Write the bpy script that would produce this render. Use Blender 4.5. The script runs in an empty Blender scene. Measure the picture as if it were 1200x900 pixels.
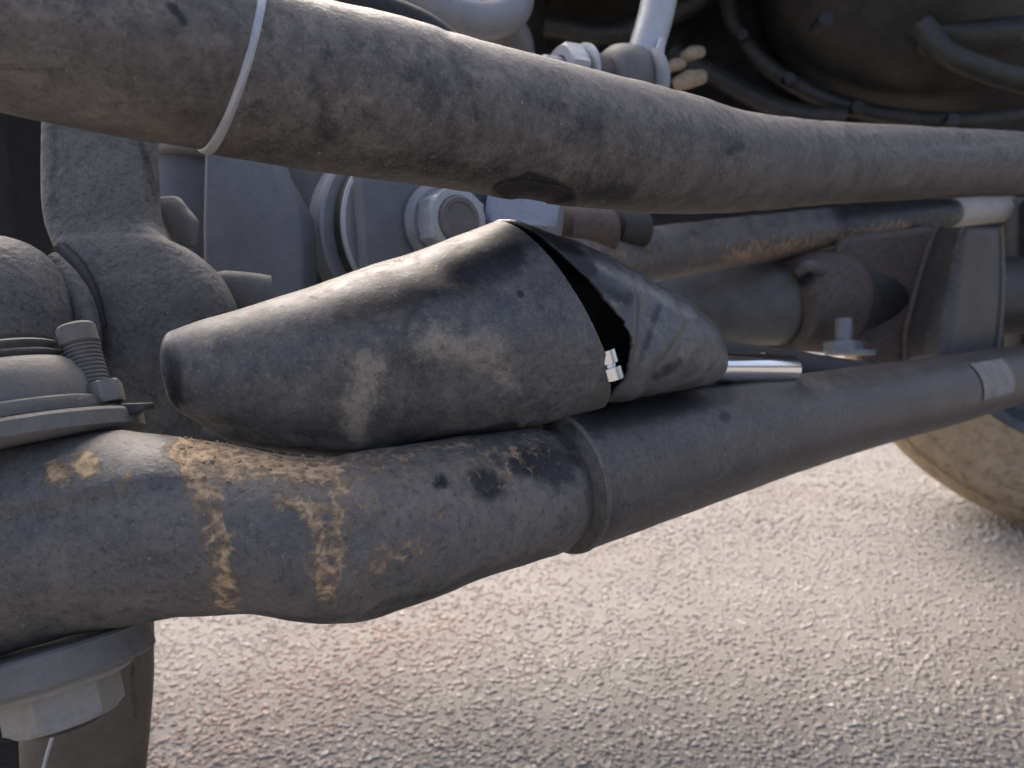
import bpy, bmesh, math, random
import numpy as np
from mathutils import Vector, Matrix, noise as mnoise

random.seed(7); rng = np.random.default_rng(7)
sc = bpy.context.scene
COL = sc.collection

# ------------------------------------------------------------------ camera
F = 950.0                       # focal length in photo pixels (1200 x 900)
CAMZ = 0.42; PITCH = math.radians(8)
cam_d = bpy.data.cameras.new('camera'); cam = bpy.data.objects.new('camera', cam_d); COL.objects.link(cam)
cam.location = (0, 0, CAMZ); cam.rotation_euler = (math.pi/2 - PITCH, 0, 0)
cam_d.sensor_width = 36; cam_d.lens = 36*F/1200; cam_d.clip_start = 0.005; cam_d.clip_end = 500
cam_d.dof.use_dof = True; cam_d.dof.focus_distance = 0.205; cam_d.dof.aperture_fstop = 24
sc.camera = cam

# ------------------------------------------------------------------ light
SUN_EL, SUN_AZ = math.radians(40), math.radians(340)      # azimuth clockwise from +Y
w = bpy.data.worlds.new('World'); sc.world = w; w.use_nodes = True
nt = w.node_tree; bg = nt.nodes['Background']
sky = nt.nodes.new('ShaderNodeTexSky'); sky.sky_type = 'NISHITA'; sky.sun_disc = False
sky.sun_elevation = SUN_EL; sky.sun_rotation = SUN_AZ; sky.dust_density = 8.0; sky.air_density = 0.55; sky.ozone_density = 0.5
nt.links.new(sky.outputs[0], bg.inputs[0]); bg.inputs[1].default_value = 0.14
sl = bpy.data.lights.new('sun', 'SUN'); so = bpy.data.objects.new('sun', sl); COL.objects.link(so)
sl.energy = 0.5; sl.angle = math.radians(45); sl.color = (1.0, 0.98, 0.955)
sd = Vector((math.sin(SUN_AZ)*math.cos(SUN_EL), math.cos(SUN_AZ)*math.cos(SUN_EL), math.sin(SUN_EL)))
so.rotation_euler = (-sd).to_track_quat('-Z', 'Y').to_euler()
sc.view_settings.view_transform = 'Standard'; sc.view_settings.look = 'None'
sc.view_settings.exposure = 1.72; sc.view_settings.gamma = 1; sc.view_settings.use_curve_mapping = False

# ------------------------------------------------------------------ geometry helpers
CX = np.array([1., 0, 0]); CF = np.array([0, math.cos(PITCH), -math.sin(PITCH)]); CU = np.array([0, math.sin(PITCH), math.cos(PITCH)])
C0 = np.array([0, 0, CAMZ])
def P(x, y, d):
    """survey point: where the photo shows (x, y), at distance d along the view axis"""
    return C0 + d*(CF + (x-600)/F*CX + (450-y)/F*CU)
def proj(V):
    q = V - C0; z = q@CF
    return 600 + F*(q@CX)/z, 450 - F*(q@CU)/z, z
def unit(v): return v/np.linalg.norm(v)

def tag(o, label=None, cat=None, group=None, kind=None):
    if label: o['label'] = label
    if cat: o['category'] = cat
    if group: o['group'] = group
    if kind: o['kind'] = kind
    return o
def thing(name, base, label, cat, group=None):
    o = bpy.data.objects.new(name, None); COL.objects.link(o); o.location = Vector(base); o.empty_display_size = 0.02
    return tag(o, label, cat, group)
def origin(p):
    o = np.zeros(3)
    while p is not None: o = o + np.array(p.location); p = p.parent
    return o
def mesh_obj(name, verts, faces, mat, parent=None, smooth=True, stain_shade=None, fix=True, sharp=None):
    verts = np.asarray(verts, float)
    me = bpy.data.meshes.new(name)
    me.from_pydata((verts - origin(parent)).tolist(), [], faces)
    if fix:
        bm = bmesh.new(); bm.from_mesh(me); bmesh.ops.recalc_face_normals(bm, faces=bm.faces); bm.to_mesh(me); bm.free()
    me.polygons.foreach_set('use_smooth', [smooth]*len(me.polygons))
    if sharp and smooth: me.set_sharp_from_angle(angle=math.radians(sharp))
    if stain_shade is not None:
        a = me.color_attributes.new('stain_shade', 'FLOAT_COLOR', 'POINT')
        c = np.ones((len(verts), 4)); c[:, :3] = stain_shade; a.data.foreach_set('color', c.ravel())
    me.materials.append(mat)
    o = bpy.data.objects.new(name, me); COL.objects.link(o)
    if parent: o.parent = parent
    return o
def bevel(o, width, seg=2):
    m = o.modifiers.new('bevel', 'BEVEL'); m.width = width; m.segments = seg; m.limit_method = 'ANGLE'; m.angle_limit = math.radians(35)
    return o
def solid(o, t, off=-1):
    m = o.modifiers.new('shell', 'SOLIDIFY'); m.thickness = t; m.offset = off
    return o

def interp(keys, s):
    """smooth interpolation of rows of keys at parameters s in 0..1"""
    K = np.asarray(keys, float); n = len(K)
    if n == 2:
        return K[0] + (K[1]-K[0])*np.asarray(s)[:, None]
    L = np.r_[0, np.cumsum(np.hypot(*(np.diff(K[:, [0, 1]] + K[:, [2, 3]], axis=0)/2).T) + 1e-6)]; L /= L[-1]
    sl_ = np.diff(K, axis=0)/np.diff(L)[:, None]
    m = np.zeros_like(K); m[0] = sl_[0]; m[-1] = sl_[-1]
    for i in range(1, n-1):
        a, b = sl_[i-1], sl_[i]
        m[i] = np.where(a*b > 0, 2*a*b/np.where(a+b == 0, 1, a+b), 0)*0.5 + 0.5*np.where(a*b > 0, (a+b)/2, 0)
    s = np.clip(np.asarray(s, float), 0, 1); i = np.clip(np.searchsorted(L, s)-1, 0, n-2)
    h = (L[i+1]-L[i]); t = ((s-L[i])/h)[:, None]; h = h[:, None]
    return (2*t**3-3*t*t+1)*K[i] + (t**3-2*t*t+t)*h*m[i] + (-2*t**3+3*t*t)*K[i+1] + (t**3-t*t)*h*m[i+1]

def vert_secs(rows):
    """rows (x, ytop, ybottom, depth[, ratio]) -> sections across the axis"""
    R = [list(r)+[1.0]*(5-len(r)) for r in rows]; out = []
    for i, (x, a, b, d, k) in enumerate(R):
        j, l = max(i-1, 0), min(i+1, len(R)-1)
        sx = R[l][0]-R[j][0]; sy = (R[l][1]+R[l][2]-R[j][1]-R[j][2])/2
        q = math.hypot(sx, sy); nx, ny = -sy/q, sx/q            # downwards normal
        h = (b-a)/2*abs(sx/q); cy = (a+b)/2
        out.append((x-nx*h, cy-ny*h, x+nx*h, cy+ny*h, d, k))
    return out

def near_secs(secs, ss, kk):
    K = interp(secs, ss)
    for i, k in enumerate(kk):
        c = (K[i, 0:2]+K[i, 2:4])/2
        K[i, 0:2] = c+(K[i, 0:2]-c)*k; K[i, 2:4] = c+(K[i, 2:4]-c)*k
    return [tuple(r) for r in K]
def fbm(V, scale, octaves=4, seed=0.0):
    return np.array([mnoise.fractal(Vector(v*scale)+Vector((seed, seed*1.7, -seed)), 1.0, 2.0, octaves) for v in V])

def loft(name, secs, mat, parent, n=80, m=64, cap=(True, True), lump=0, lump_scale=60, disp=None, stain_shades=None,
         s0=None, s1=None, power=2.0, full=False):
    th = np.arange(m)/m*2*math.pi
    sb = np.linspace(0, 1, n)
    S0 = np.zeros(m) if s0 is None else s0(th); S1 = np.ones(m) if s1 is None else s1(th)
    S = S0[None, :] + (S1-S0)[None, :]*sb[:, None]
    K = interp(secs, S.ravel()).reshape(n, m, -1)
    def cen(k):
        x = (k[..., 0]+k[..., 2])/2; y = (k[..., 1]+k[..., 3])/2; d = k[..., 4]
        return x, y, d
    def world(x, y, d):
        return C0 + d[..., None]*(CF + ((x-600)/F)[..., None]*CX + ((450-y)/F)[..., None]*CU)
    x, y, d = cen(K); Cw = world(x, y, d)
    T = world(K[..., 0], K[..., 1], d); U = T - Cw
    e = 0.01
    Ka = interp(secs, np.clip(S.ravel()-e, 0, 1)).reshape(n, m, -1); Kb = interp(secs, np.clip(S.ravel()+e, 0, 1)).reshape(n, m, -1)
    A = world(*cen(Kb)) - world(*cen(Ka)); A /= np.linalg.norm(A, axis=-1, keepdims=True)+1e-12
    Vv = np.cross(U, A); Vv /= np.linalg.norm(Vv, axis=-1, keepdims=True)+1e-12
    sgn = np.sign(((C0-Cw)*Vv).sum(-1, keepdims=True)); Vv *= sgn
    r = np.linalg.norm(U, axis=-1, keepdims=True); Vv = Vv*r*K[..., 5:6]
    c, s = np.cos(th), np.sin(th)
    pw = 2.0/power
    c = np.sign(c)*np.abs(c)**pw; s = np.sign(s)*np.abs(s)**pw
    O = U*c[None, :, None] + Vv*s[None, :, None]
    V = Cw + O
    rad = O/(np.linalg.norm(O, axis=-1, keepdims=True)+1e-12)
    flat = V.reshape(-1, 3)
    amt = np.zeros(len(flat))
    if lump: amt += lump*fbm(flat, lump_scale, 4, seed=len(name)*1.3)
    px, py, pz = proj(flat); front = (s[None, :] + 0*sb[:, None] > -0.7).ravel()
    if disp is not None: amt += disp(px, py, front)
    flat = flat + rad.reshape(-1, 3)*amt[:, None]
    faces = []
    for i in range(n-1):
        a = i*m
        for j in range(m):
            k = (j+1) % m; faces.append((a+j, a+k, a+m+k, a+m+j))
    nv = len(flat); extra = []
    for ci, row in ((0, 0), (1, n-1)):
        if cap[ci]:
            extra.append(flat[row*m:(row+1)*m].mean(0)); idx = nv+len(extra)-1
            for j in range(m): faces.append((row*m+j, row*m+(j+1) % m, idx))
    if extra: flat = np.vstack([flat, extra])
    st = None
    if stain_shades is not None:
        px, py, pz = proj(flat); fr = np.r_[front, np.zeros(len(extra), bool)]
        st = stain_shade_field(px, py, stain_shades)*fr[:, None]
    o = mesh_obj(name, flat, faces, mat, parent, stain_shade=st)
    return (o, flat, st) if full else o

def stain_shade_field(px, py, stain_shades):
    out = np.zeros((len(px), 3))
    for ch, pts, wd, val in stain_shades:
        best = np.zeros(len(px))
        pts = [np.array(p, float) for p in pts]
        if len(pts) == 1: segs = [(pts[0], pts[0])]
        else: segs = list(zip(pts[:-1], pts[1:]))
        wds = wd if isinstance(wd, (list, tuple)) else [wd]*(len(pts))
        for i, (a, b) in enumerate(segs):
            ab = b-a; L = (ab@ab)+1e-9
            t = np.clip(((px-a[0])*ab[0]+(py-a[1])*ab[1])/L, 0, 1)
            q = np.hypot(px-a[0]-t*ab[0], py-a[1]-t*ab[1])
            wv = wds[i]+(wds[min(i+1, len(wds)-1)]-wds[i])*t
            best = np.maximum(best, np.exp(-0.55*(q/wv)**2))
        out[:, ch] = np.maximum(out[:, ch], best*val)
    return out

def frame(axis, hint=np.array([0.13, 0.2, 1.0])):
    a = unit(np.asarray(axis)); u = hint - a*(hint@a)
    if np.linalg.norm(u) < 0.05: u = np.array([1., 0, 0]) - a*a[0]
    u = unit(u); return a, u, np.cross(a, u)
def lathe(name, p0, axis, prof, mat, parent, m=48, sharp=30, rot=0.0, closed=True):
    """prof: (distance along axis, radius) rows"""
    a, u, v = frame(axis); V = []; faces = []
    for (t, r) in prof:
        for j in range(m):
            h = rot+2*math.pi*j/m; V.append(p0 + a*t + (u*math.cos(h)+v*math.sin(h))*r)
    for i in range(len(prof)-1):
        for j in range(m):
            k = (j+1) % m; faces.append((i*m+j, i*m+k, (i+1)*m+k, (i+1)*m+j))
    if closed:
        V.append(p0+a*prof[0][0]); V.append(p0+a*prof[-1][0]); n0 = len(V)-2; e = (len(prof)-1)*m
        for j in range(m):
            k = (j+1) % m; faces.append((k, j, n0)); faces.append((e+j, e+k, n0+1))
    return mesh_obj(name, V, faces, mat, parent, sharp=sharp)
def hexnut(name, p0, axis, r, h, mat, parent, rot=0.0, hole=0.55):
    """hexagonal nut with chamfered corners"""
    a, u, v = frame(axis); m = 48; V = []; faces = []
    def hexr(h_, lim):
        q = (h_ % (math.pi/3)) - math.pi/6
        return min(r*math.cos(math.pi/6)/math.cos(q), lim)
    prof = [(0, r*hole, 0), (0, r*0.88, 0), (h*0.10, r*1.0, 1), (h*0.88, r*1.0, 1), (h, r*0.86, 0), (h, r*hole, 0), (h*0.8, r*hole*0.96, 0)]
    for (t, rr, hx) in prof:
        for j in range(m):
            q = 2*math.pi*j/m; R = hexr(q, rr) if (hx or rr > r*0.8) else rr
            V.append(p0+a*t+(u*math.cos(q+rot)+v*math.sin(q+rot))*R)
    for i in range(len(prof)-1):
        for j in range(m):
            k = (j+1) % m; faces.append((i*m+j, i*m+k, (i+1)*m+k, (i+1)*m+j))
    return mesh_obj(name, V, faces, mat, parent, sharp=22)
def tube(name, pts, r, mat, parent, m=20, per=10, radii=None):
    K = np.array(pts, float); n = len(K); Q = []; Rr = []
    rr = radii or [r]*n
    for i in range(n-1):
        p0, p1, p2, p3 = K[max(i-1, 0)], K[i], K[i+1], K[min(i+2, n-1)]
        for t in np.linspace(0, 1, per, endpoint=False):
            Q.append(0.5*(2*p1+(p2-p0)*t+(2*p0-5*p1+4*p2-p3)*t*t+(3*p1-p0-3*p2+p3)*t**3)); Rr.append(rr[i]+(rr[i+1]-rr[i])*t)
    Q.append(K[-1]); Rr.append(rr[-1]); Q = np.array(Q)
    T = np.gradient(Q, axis=0); V = []; faces = []
    a, u, v = frame(T[0])
    for i in range(len(Q)):
        a = unit(T[i]); u = unit(u-a*(u@a)); v = np.cross(a, u)
        for j in range(m):
            h = 2*math.pi*j/m; V.append(Q[i]+(u*math.cos(h)+v*math.sin(h))*Rr[i])
    for i in range(len(Q)-1):
        for j in range(m):
            k = (j+1) % m; faces.append((i*m+j, i*m+k, (i+1)*m+k, (i+1)*m+j))
    faces.append(tuple(range(m-1, -1, -1))); e = (len(Q)-1)*m; faces.append(tuple(e+j for j in range(m)))
    return mesh_obj(name, V, faces, mat, parent, sharp=50)
def plate(name, outline, d, thick, mat, parent, bev=0.001, skew=(0, 0), bow=0.0):
    """thick plate: outline in survey points at distance d (or per-point d), extruded away from the viewer"""
    pts = []
    for q in outline:
        dd = q[2] if len(q) > 2 else d
        pts.append(P(q[0], q[1], dd))
    n = len(pts); off = CF*thick + CX*skew[0] + CU*skew[1]
    V = pts + [p+off for p in pts]
    faces = [tuple(range(n)), tuple(range(2*n-1, n-1, -1))]
    for j in range(n):
        k = (j+1) % n; faces.append((j, n+j, n+k, k))
    o = mesh_obj(name, V, faces, mat, parent, smooth=True, sharp=40)
    if bev: bevel(o, bev, 3)
    return o
def box(name, c, size, mat, parent, rz=0.0, bev=0.002):
    V = []; R = Matrix.Rotation(rz, 3, 'Z')
    for x in (-.5, .5):
        for y in (-.5, .5):
            for z in (-.5, .5):
                V.append(np.array(c)+np.array(R@Vector((x*size[0], y*size[1], z*size[2]))))
    f = [(0, 1, 3, 2), (4, 6, 7, 5), (0, 4, 5, 1), (2, 3, 7, 6), (0, 2, 6, 4), (1, 5, 7, 3)]
    o = mesh_obj(name, V, f, mat, parent, smooth=True, sharp=40)
    if bev: bevel(o, bev, 3)
    return o

# ------------------------------------------------------------------ materials
class NT:
    def __init__(s, name):
        s.m = bpy.data.materials.new(name); s.m.use_nodes = True; s.t = s.m.node_tree
        s.b = s.t.nodes['Principled BSDF']; s.co = s.t.nodes.new('ShaderNodeTexCoord').outputs['Object']
    def link(s, a, b): s.t.links.new(a, b)
    def noise(s, scale, detail=4, rough=0.55, stretch=None, dist=0.0):
        n = s.t.nodes.new('ShaderNodeTexNoise'); n.inputs['Scale'].default_value = scale; n.inputs['Detail'].default_value = detail
        n.inputs['Roughness'].default_value = rough; n.inputs['Distortion'].default_value = dist
        if stretch:
            mp = s.t.nodes.new('ShaderNodeMapping'); mp.inputs['Scale'].default_value = stretch; s.link(s.co, mp.inputs[0]); s.link(mp.outputs[0], n.inputs['Vector'])
        else: s.link(s.co, n.inputs['Vector'])
        return n.outputs['Fac']
    def ramp(s, v, lo, hi, a=0.0, b=1.0):
        n = s.t.nodes.new('ShaderNodeMapRange'); n.interpolation_type = 'SMOOTHSTEP'
        s.link(v, n.inputs[0]); n.inputs[1].default_value = lo; n.inputs[2].default_value = hi; n.inputs[3].default_value = a; n.inputs[4].default_value = b
        return n.outputs[0]
    def math(s, op, a, b):
        n = s.t.nodes.new('ShaderNodeMath'); n.operation = op; n.use_clamp = False
        for i, v in enumerate((a, b)):
            if isinstance(v, (int, float)): n.inputs[i].default_value = v
            else: s.link(v, n.inputs[i])
        return n.outputs[0]
    def clamp(s, a): 
        n = s.t.nodes.new('ShaderNodeClamp'); s.link(a, n.inputs[0]); return n.outputs[0]
    def mix(s, f, a, b):
        n = s.t.nodes.new('ShaderNodeMix'); n.data_type = 'RGBA'
        if isinstance(f, (int, float)): n.inputs[0].default_value = f
        else: s.link(f, n.inputs[0])
        for i, v in ((6, a), (7, b)):
            if isinstance(v, tuple): n.inputs[i].default_value = (*v, 1)
            else: s.link(v, n.inputs[i])
        return n.outputs[2]
    def mul(s, f, c, v):
        n = s.t.nodes.new('ShaderNodeMix'); n.data_type = 'RGBA'; n.blend_type = 'MULTIPLY'
        s.link(f, n.inputs[0]); s.link(c, n.inputs[6]); n.inputs[7].default_value = (v, v, v, 1); return n.outputs[2]
    def attr(s, name):
        n = s.t.nodes.new('ShaderNodeAttribute'); n.attribute_name = name
        q = s.t.nodes.new('ShaderNodeSeparateColor'); s.link(n.outputs['Color'], q.inputs[0]); return n.outputs['Color'], q.outputs
    def bump(s, h, dist, strength=1.0):
        n = s.t.nodes.new('ShaderNodeBump'); n.inputs['Distance'].default_value = dist; n.inputs['Strength'].default_value = strength
        s.link(h, n.inputs['Height']); s.link(n.outputs[0], s.b.inputs['Normal'])

MUD = (0.30, 0.185, 0.095)
def grime(name, base, base2, dust=(0.20, 0.18, 0.155), amt=0.35, rough=0.5, metallic=0.0, speck=0.6, bump=0.00012, k=1.0, scratch=0.3, spec=0.5, cast=0.0, grainy=0.8):
    M = NT(name)
    big = M.noise(38*k, 5, 0.6); mid = M.noise(150*k, 7, 0.62, dist=0.4); fine = M.noise(900*k, 3, 0.6)
    _, st = M.attr('stain_shade')
    c = M.mix(M.ramp(big, 0.30, 0.74), base, base2)
    grain = M.noise(1500*k, 2, 0.6)
    dustf = M.clamp(M.math('ADD', M.math('MULTIPLY', M.ramp(mid, 0.30, 0.85), amt), M.math('MULTIPLY', M.ramp(M.math('ADD', st[2], M.math('MULTIPLY', M.math('SUBTRACT', M.noise(300*k, 8, 0.75, dist=0.5), 0.5), 1.9)), 0.30, 1.15), 0.9)))
    c = M.mix(dustf, c, dust)
    if scratch:
        scn = M.noise(60*k, 6, 0.7, stretch=(0.35, 0.35, 7.0))
        c = M.mix(M.math('MULTIPLY', M.ramp(scn, 0.60, 0.72), scratch), c, (dust[0]*1.2, dust[1]*1.2, dust[2]*1.2))
        c = M.mix(M.math('MULTIPLY', M.ramp(scn, 0.40, 0.30), scratch), c, (base[0]*.5, base[1]*.5, base[2]*.5))
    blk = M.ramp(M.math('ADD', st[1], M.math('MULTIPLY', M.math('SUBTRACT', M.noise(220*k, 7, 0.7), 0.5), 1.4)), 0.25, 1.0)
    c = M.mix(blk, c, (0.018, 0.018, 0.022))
    sp = M.math('MULTIPLY', M.ramp(fine, 0.63, 0.72), speck)
    c = M.mix(sp, c, (0.36, 0.33, 0.29))
    hi = M.noise(520*k, 9, 0.82)
    c = M.mul(M.math('MULTIPLY', M.ramp(hi, 0.52, 0.33), grainy), c, 0.22)
    c = M.mix(M.math('MULTIPLY', M.ramp(hi, 0.53, 0.70), 0.5*grainy), c, (dust[0]*1.1, dust[1]*1.1, dust[2]*1.1))
    c = M.mix(M.math('MULTIPLY', M.ramp(grain, 0.56, 0.70), speck*0.6), c, dust)
    c = M.mix(M.math('MULTIPLY', blk, 0.7), c, (0.016, 0.016, 0.018))
    mudn = M.noise(420*k, 7, 0.78, dist=0.8)
    vo = M.t.nodes.new('ShaderNodeTexVoronoi'); vo.feature = 'DISTANCE_TO_EDGE'; vo.inputs['Scale'].default_value = 260*k
    wv = M.t.nodes.new('ShaderNodeVectorMath'); wv.operation = 'ADD'; nv_ = M.t.nodes.new('ShaderNodeTexNoise'); nv_.inputs['Scale'].default_value = 300*k
    sv = M.t.nodes.new('ShaderNodeVectorMath'); sv.operation = 'SCALE'; sv.inputs[3].default_value = 0.004/k; M.link(M.co, nv_.inputs['Vector']); M.link(nv_.outputs['Color'], sv.inputs[0])
    M.link(M.co, wv.inputs[0]); M.link(sv.outputs[0], wv.inputs[1]); M.link(wv.outputs[0], vo.inputs['Vector'])
    edge = M.ramp(vo.outputs['Distance'], 0.02, 0.22, 0.20, -0.12)
    mud = M.ramp(M.math('ADD', M.math('ADD', st[0], edge), M.math('MULTIPLY', M.math('SUBTRACT', mudn, 0.5), 1.9)), 0.34, 1.05)
    mc = M.mix(M.ramp(M.noise(420*k, 5, 0.7), 0.38, 0.62), (0.27, 0.18, 0.10), (0.50, 0.36, 0.225))
    c = M.mix(mud, c, mc)
    M.link(c, M.b.inputs['Base Color'])
    M.b.inputs['Metallic'].default_value = metallic
    M.b.inputs['Specular IOR Level'].default_value = spec
    rr = M.math('ADD', M.math('MULTIPLY', M.clamp(M.math('ADD', dustf, mud)), 0.9-rough), rough)
    M.link(rr, M.b.inputs['Roughness'])
    h = M.math('ADD', M.math('MULTIPLY', fine, 0.5), M.math('MULTIPLY', mid, 1.0))
    h = M.math('ADD', h, M.math('MULTIPLY', mud, 0.9)); h = M.math('ADD', h, M.math('MULTIPLY', sp, 0.8))
    if cast: h = M.math('ADD', h, M.math('MULTIPLY', M.noise(330*k, 3, 0.5), cast))
    M.bump(h, bump*2.2)
    return M.m

m_drag = grime('worn_black_paint_upper', (0.042, 0.038, 0.035), (0.098, 0.088, 0.079), dust=(0.25, 0.225, 0.195), amt=0.5, rough=0.52, speck=0.6, scratch=0.4)
m_sleeve = grime('worn_brown_grey_paint', (0.058, 0.051, 0.045), (0.11, 0.099, 0.088), dust=(0.23, 0.205, 0.178), amt=0.5, rough=0.42, speck=0.25, scratch=0.5)
m_tie = grime('worn_black_paint_lower', (0.080, 0.078, 0.076), (0.130, 0.124, 0.117), dust=(0.23, 0.198, 0.158), amt=0.45, rough=0.55, speck=0.6, scratch=0.12)
m_tie2 = grime('worn_black_paint_tube', (0.058, 0.053, 0.048), (0.092, 0.084, 0.076), dust=(0.20, 0.175, 0.145), amt=0.35, rough=0.42, speck=0.2, scratch=0.1)
m_shield = grime('dusty_black_plastic', (0.050, 0.051, 0.055), (0.092, 0.093, 0.097), dust=(0.33, 0.285, 0.22), amt=0.3, rough=0.47, speck=0.3, scratch=0.2, bump=0.00005, grainy=0.7)
m_flap = grime('creased_black_plastic', (0.055, 0.055, 0.056), (0.10, 0.10, 0.098), dust=(0.27, 0.26, 0.235), amt=0.35, rough=0.34, grainy=0.35, speck=0.15, scratch=0.3, bump=0.00008)
m_cast = grime('grey_sand_casting', (0.085, 0.084, 0.082), (0.125, 0.122, 0.115), dust=(0.23, 0.215, 0.19), amt=0.45, rough=0.7, speck=0.8, scratch=0.0, bump=0.00022, cast=1.6)
m_boot = grime('dusty_grey_rubber', (0.125, 0.122, 0.115), (0.175, 0.168, 0.156), dust=(0.24, 0.21, 0.175), amt=0.45, rough=0.75, speck=0.3, scratch=0.0, grainy=0.28)
m_zinc = grime('dull_zinc', (0.24, 0.25, 0.27), (0.33, 0.34, 0.36), dust=(0.30, 0.28, 0.25), amt=0.5, rough=0.45, metallic=0.35, speck=0.15, scratch=0.15, grainy=0.28)
m_zincw = grime('pale_zinc', (0.42, 0.44, 0.46), (0.52, 0.54, 0.56), dust=(0.40, 0.38, 0.34), amt=0.35, rough=0.35, metallic=0.3, speck=0.1, scratch=0.1, grainy=0.28)
m_bluez = grime('bluish_zinc', (0.25, 0.285, 0.335), (0.33, 0.365, 0.415), dust=(0.32, 0.32, 0.33), amt=0.3, rough=0.4, metallic=0.2, speck=0.1, scratch=0.1, grainy=0.28)
m_plate = grime('blue_grey_painted_plate', (0.125, 0.133, 0.148), (0.17, 0.178, 0.192), dust=(0.22, 0.215, 0.205), amt=0.35, rough=0.5, speck=0.35, scratch=0.1, grainy=0.28)
m_dark = grime('greasy_black_steel', (0.020, 0.020, 0.021), (0.042, 0.040, 0.037), dust=(0.10, 0.09, 0.075), amt=0.45, rough=0.5, speck=0.1, scratch=0.2, k=0.4)
m_diff = grime('dark_olive_grey_housing', (0.015, 0.016, 0.015), (0.034, 0.034, 0.030), dust=(0.09, 0.083, 0.068), amt=0.35, rough=0.45, speck=0.1, scratch=0.1, k=0.3)
m_axle = grime('dusty_grey_axle', (0.115, 0.110, 0.104), (0.165, 0.158, 0.148), dust=(0.25, 0.23, 0.20), amt=0.4, rough=0.45, speck=0.1, scratch=0.1, k=0.5, grainy=0.28)
m_guard = grime('dark_grey_sheet', (0.050, 0.049, 0.049), (0.078, 0.075, 0.073), dust=(0.16, 0.145, 0.13), amt=0.35, rough=0.45, speck=0.1, scratch=0.15, k=0.5)
m_nut = grime('pale_dusty_nut', (0.22, 0.21, 0.185), (0.30, 0.285, 0.25), dust=(0.34, 0.31, 0.26), amt=0.45, rough=0.6, speck=0.2, scratch=0.0, grainy=0.28)
m_track = grime('muddy_grey_rod', (0.085, 0.088, 0.095), (0.14, 0.135, 0.13), dust=(0.25, 0.21, 0.16), amt=0.6, rough=0.4, speck=0.1, scratch=0.1, k=0.5)
m_rust = grime('rusty_steel', (0.13, 0.095, 0.075), (0.10, 0.088, 0.080), dust=(0.18, 0.16, 0.14), amt=0.4, rough=0.7, speck=0.1, scratch=0.4, k=0.6)
m_copper = grime('rusty_copper', (0.12, 0.085, 0.068), (0.085, 0.064, 0.055), dust=(0.17, 0.135, 0.11), amt=0.4, rough=0.55, speck=0.1, scratch=0.1, k=0.5)
m_brown = grime('muddy_brown_housing', (0.075, 0.06, 0.044), (0.11, 0.088, 0.064), dust=(0.17, 0.135, 0.095), amt=0.5, rough=0.6, speck=0.1, scratch=0.3, k=0.5, grainy=0.28)
m_tan = grime('tan_plastic', (0.36, 0.27, 0.17), (0.42, 0.33, 0.22), dust=(0.4, 0.35, 0.28), amt=0.3, rough=0.6, speck=0.05, scratch=0, k=0.5)
m_white = grime('dirty_white_tape', (0.50, 0.47, 0.40), (0.58, 0.55, 0.48), dust=(0.36, 0.32, 0.25), amt=0.5, rough=0.6, speck=0.1, scratch=0.1, k=0.5, grainy=0.28)
m_sticker = grime('worn_paper_label', (0.36, 0.34, 0.30), (0.20, 0.185, 0.165), dust=(0.26, 0.24, 0.21), amt=0.5, rough=0.7, speck=0.3, scratch=0, k=0.8)
m_tyre = grime('mud_coated_rubber', (0.34, 0.25, 0.15), (0.44, 0.335, 0.21), dust=(0.46, 0.37, 0.25), amt=0.5, rough=0.8, speck=0.1, scratch=0.0, k=0.15, bump=0.0006)
m_rim = grime('bluish_wheel_metal', (0.12, 0.135, 0.165), (0.16, 0.175, 0.20), dust=(0.3, 0.3, 0.3), amt=0.2, rough=0.35, metallic=0.4, speck=0.05, scratch=0.0, k=0.2)
m_sway = grime('pale_grey_bar', (0.22, 0.225, 0.235), (0.30, 0.30, 0.31), dust=(0.33, 0.30, 0.25), amt=0.4, rough=0.35, speck=0.1, scratch=0.1, k=0.6, grainy=0.28)
m_chrome = NT('polished_chrome'); m_chrome.b.inputs['Base Color'].default_value = (0.78, 0.80, 0.83, 1); m_chrome.b.inputs['Metallic'].default_value = 1; m_chrome.b.inputs['Roughness'].default_value = 0.14
m_chrome = m_chrome.m
m_blk = grime('rubber_and_shade_black', (0.016, 0.016, 0.018), (0.026, 0.026, 0.028), dust=(0.08, 0.075, 0.07), amt=0.3, rough=0.6, speck=0.1, scratch=0.0)

# ------------------------------------------------------------------ ground
def ground_material():
    M = NT('worn_exposed_aggregate')
    a = M.noise(1.7, 4, 0.6); b = M.noise(9, 5, 0.6); c_ = M.noise(210, 6, 0.7); d = M.noise(420, 3, 0.6)
    c = M.mix(M.ramp(a, 0.38, 0.66), (0.165, 0.150, 0.140), (0.180, 0.175, 0.168))
    c = M.mix(M.math('MULTIPLY', M.ramp(b, 0.35, 0.7), 0.5), c, (0.225, 0.217, 0.203))
    c = M.mix(M.math('MULTIPLY', M.ramp(c_, 0.50, 0.30), 0.55), c, (0.12, 0.105, 0.093))
    c = M.mix(M.math('MULTIPLY', M.ramp(d, 0.56, 0.68), 0.5), c, (0.31, 0.298, 0.278))
    M.link(c, M.b.inputs['Base Color']); M.b.inputs['Roughness'].default_value = 0.85; M.b.inputs['Specular IOR Level'].default_value = 0.25
    M.bump(M.math('ADD', c_, M.math('MULTIPLY', d, 0.4)), 0.0003)
    return M.m
def pebble_material():
    M = NT('road_chippings')
    col, st = M.attr('tint')
    n = M.noise(500, 4, 0.6)
    c = M.mix(M.math('MULTIPLY', M.ramp(n, 0.4, 0.65), 0.35), col, (0.22, 0.19, 0.165))
    M.link(c, M.b.inputs['Base Color']); M.b.inputs['Roughness'].default_value = 0.8; M.b.inputs['Specular IOR Level'].default_value = 0.3
    M.bump(n, 0.0005); return M.m
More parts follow.
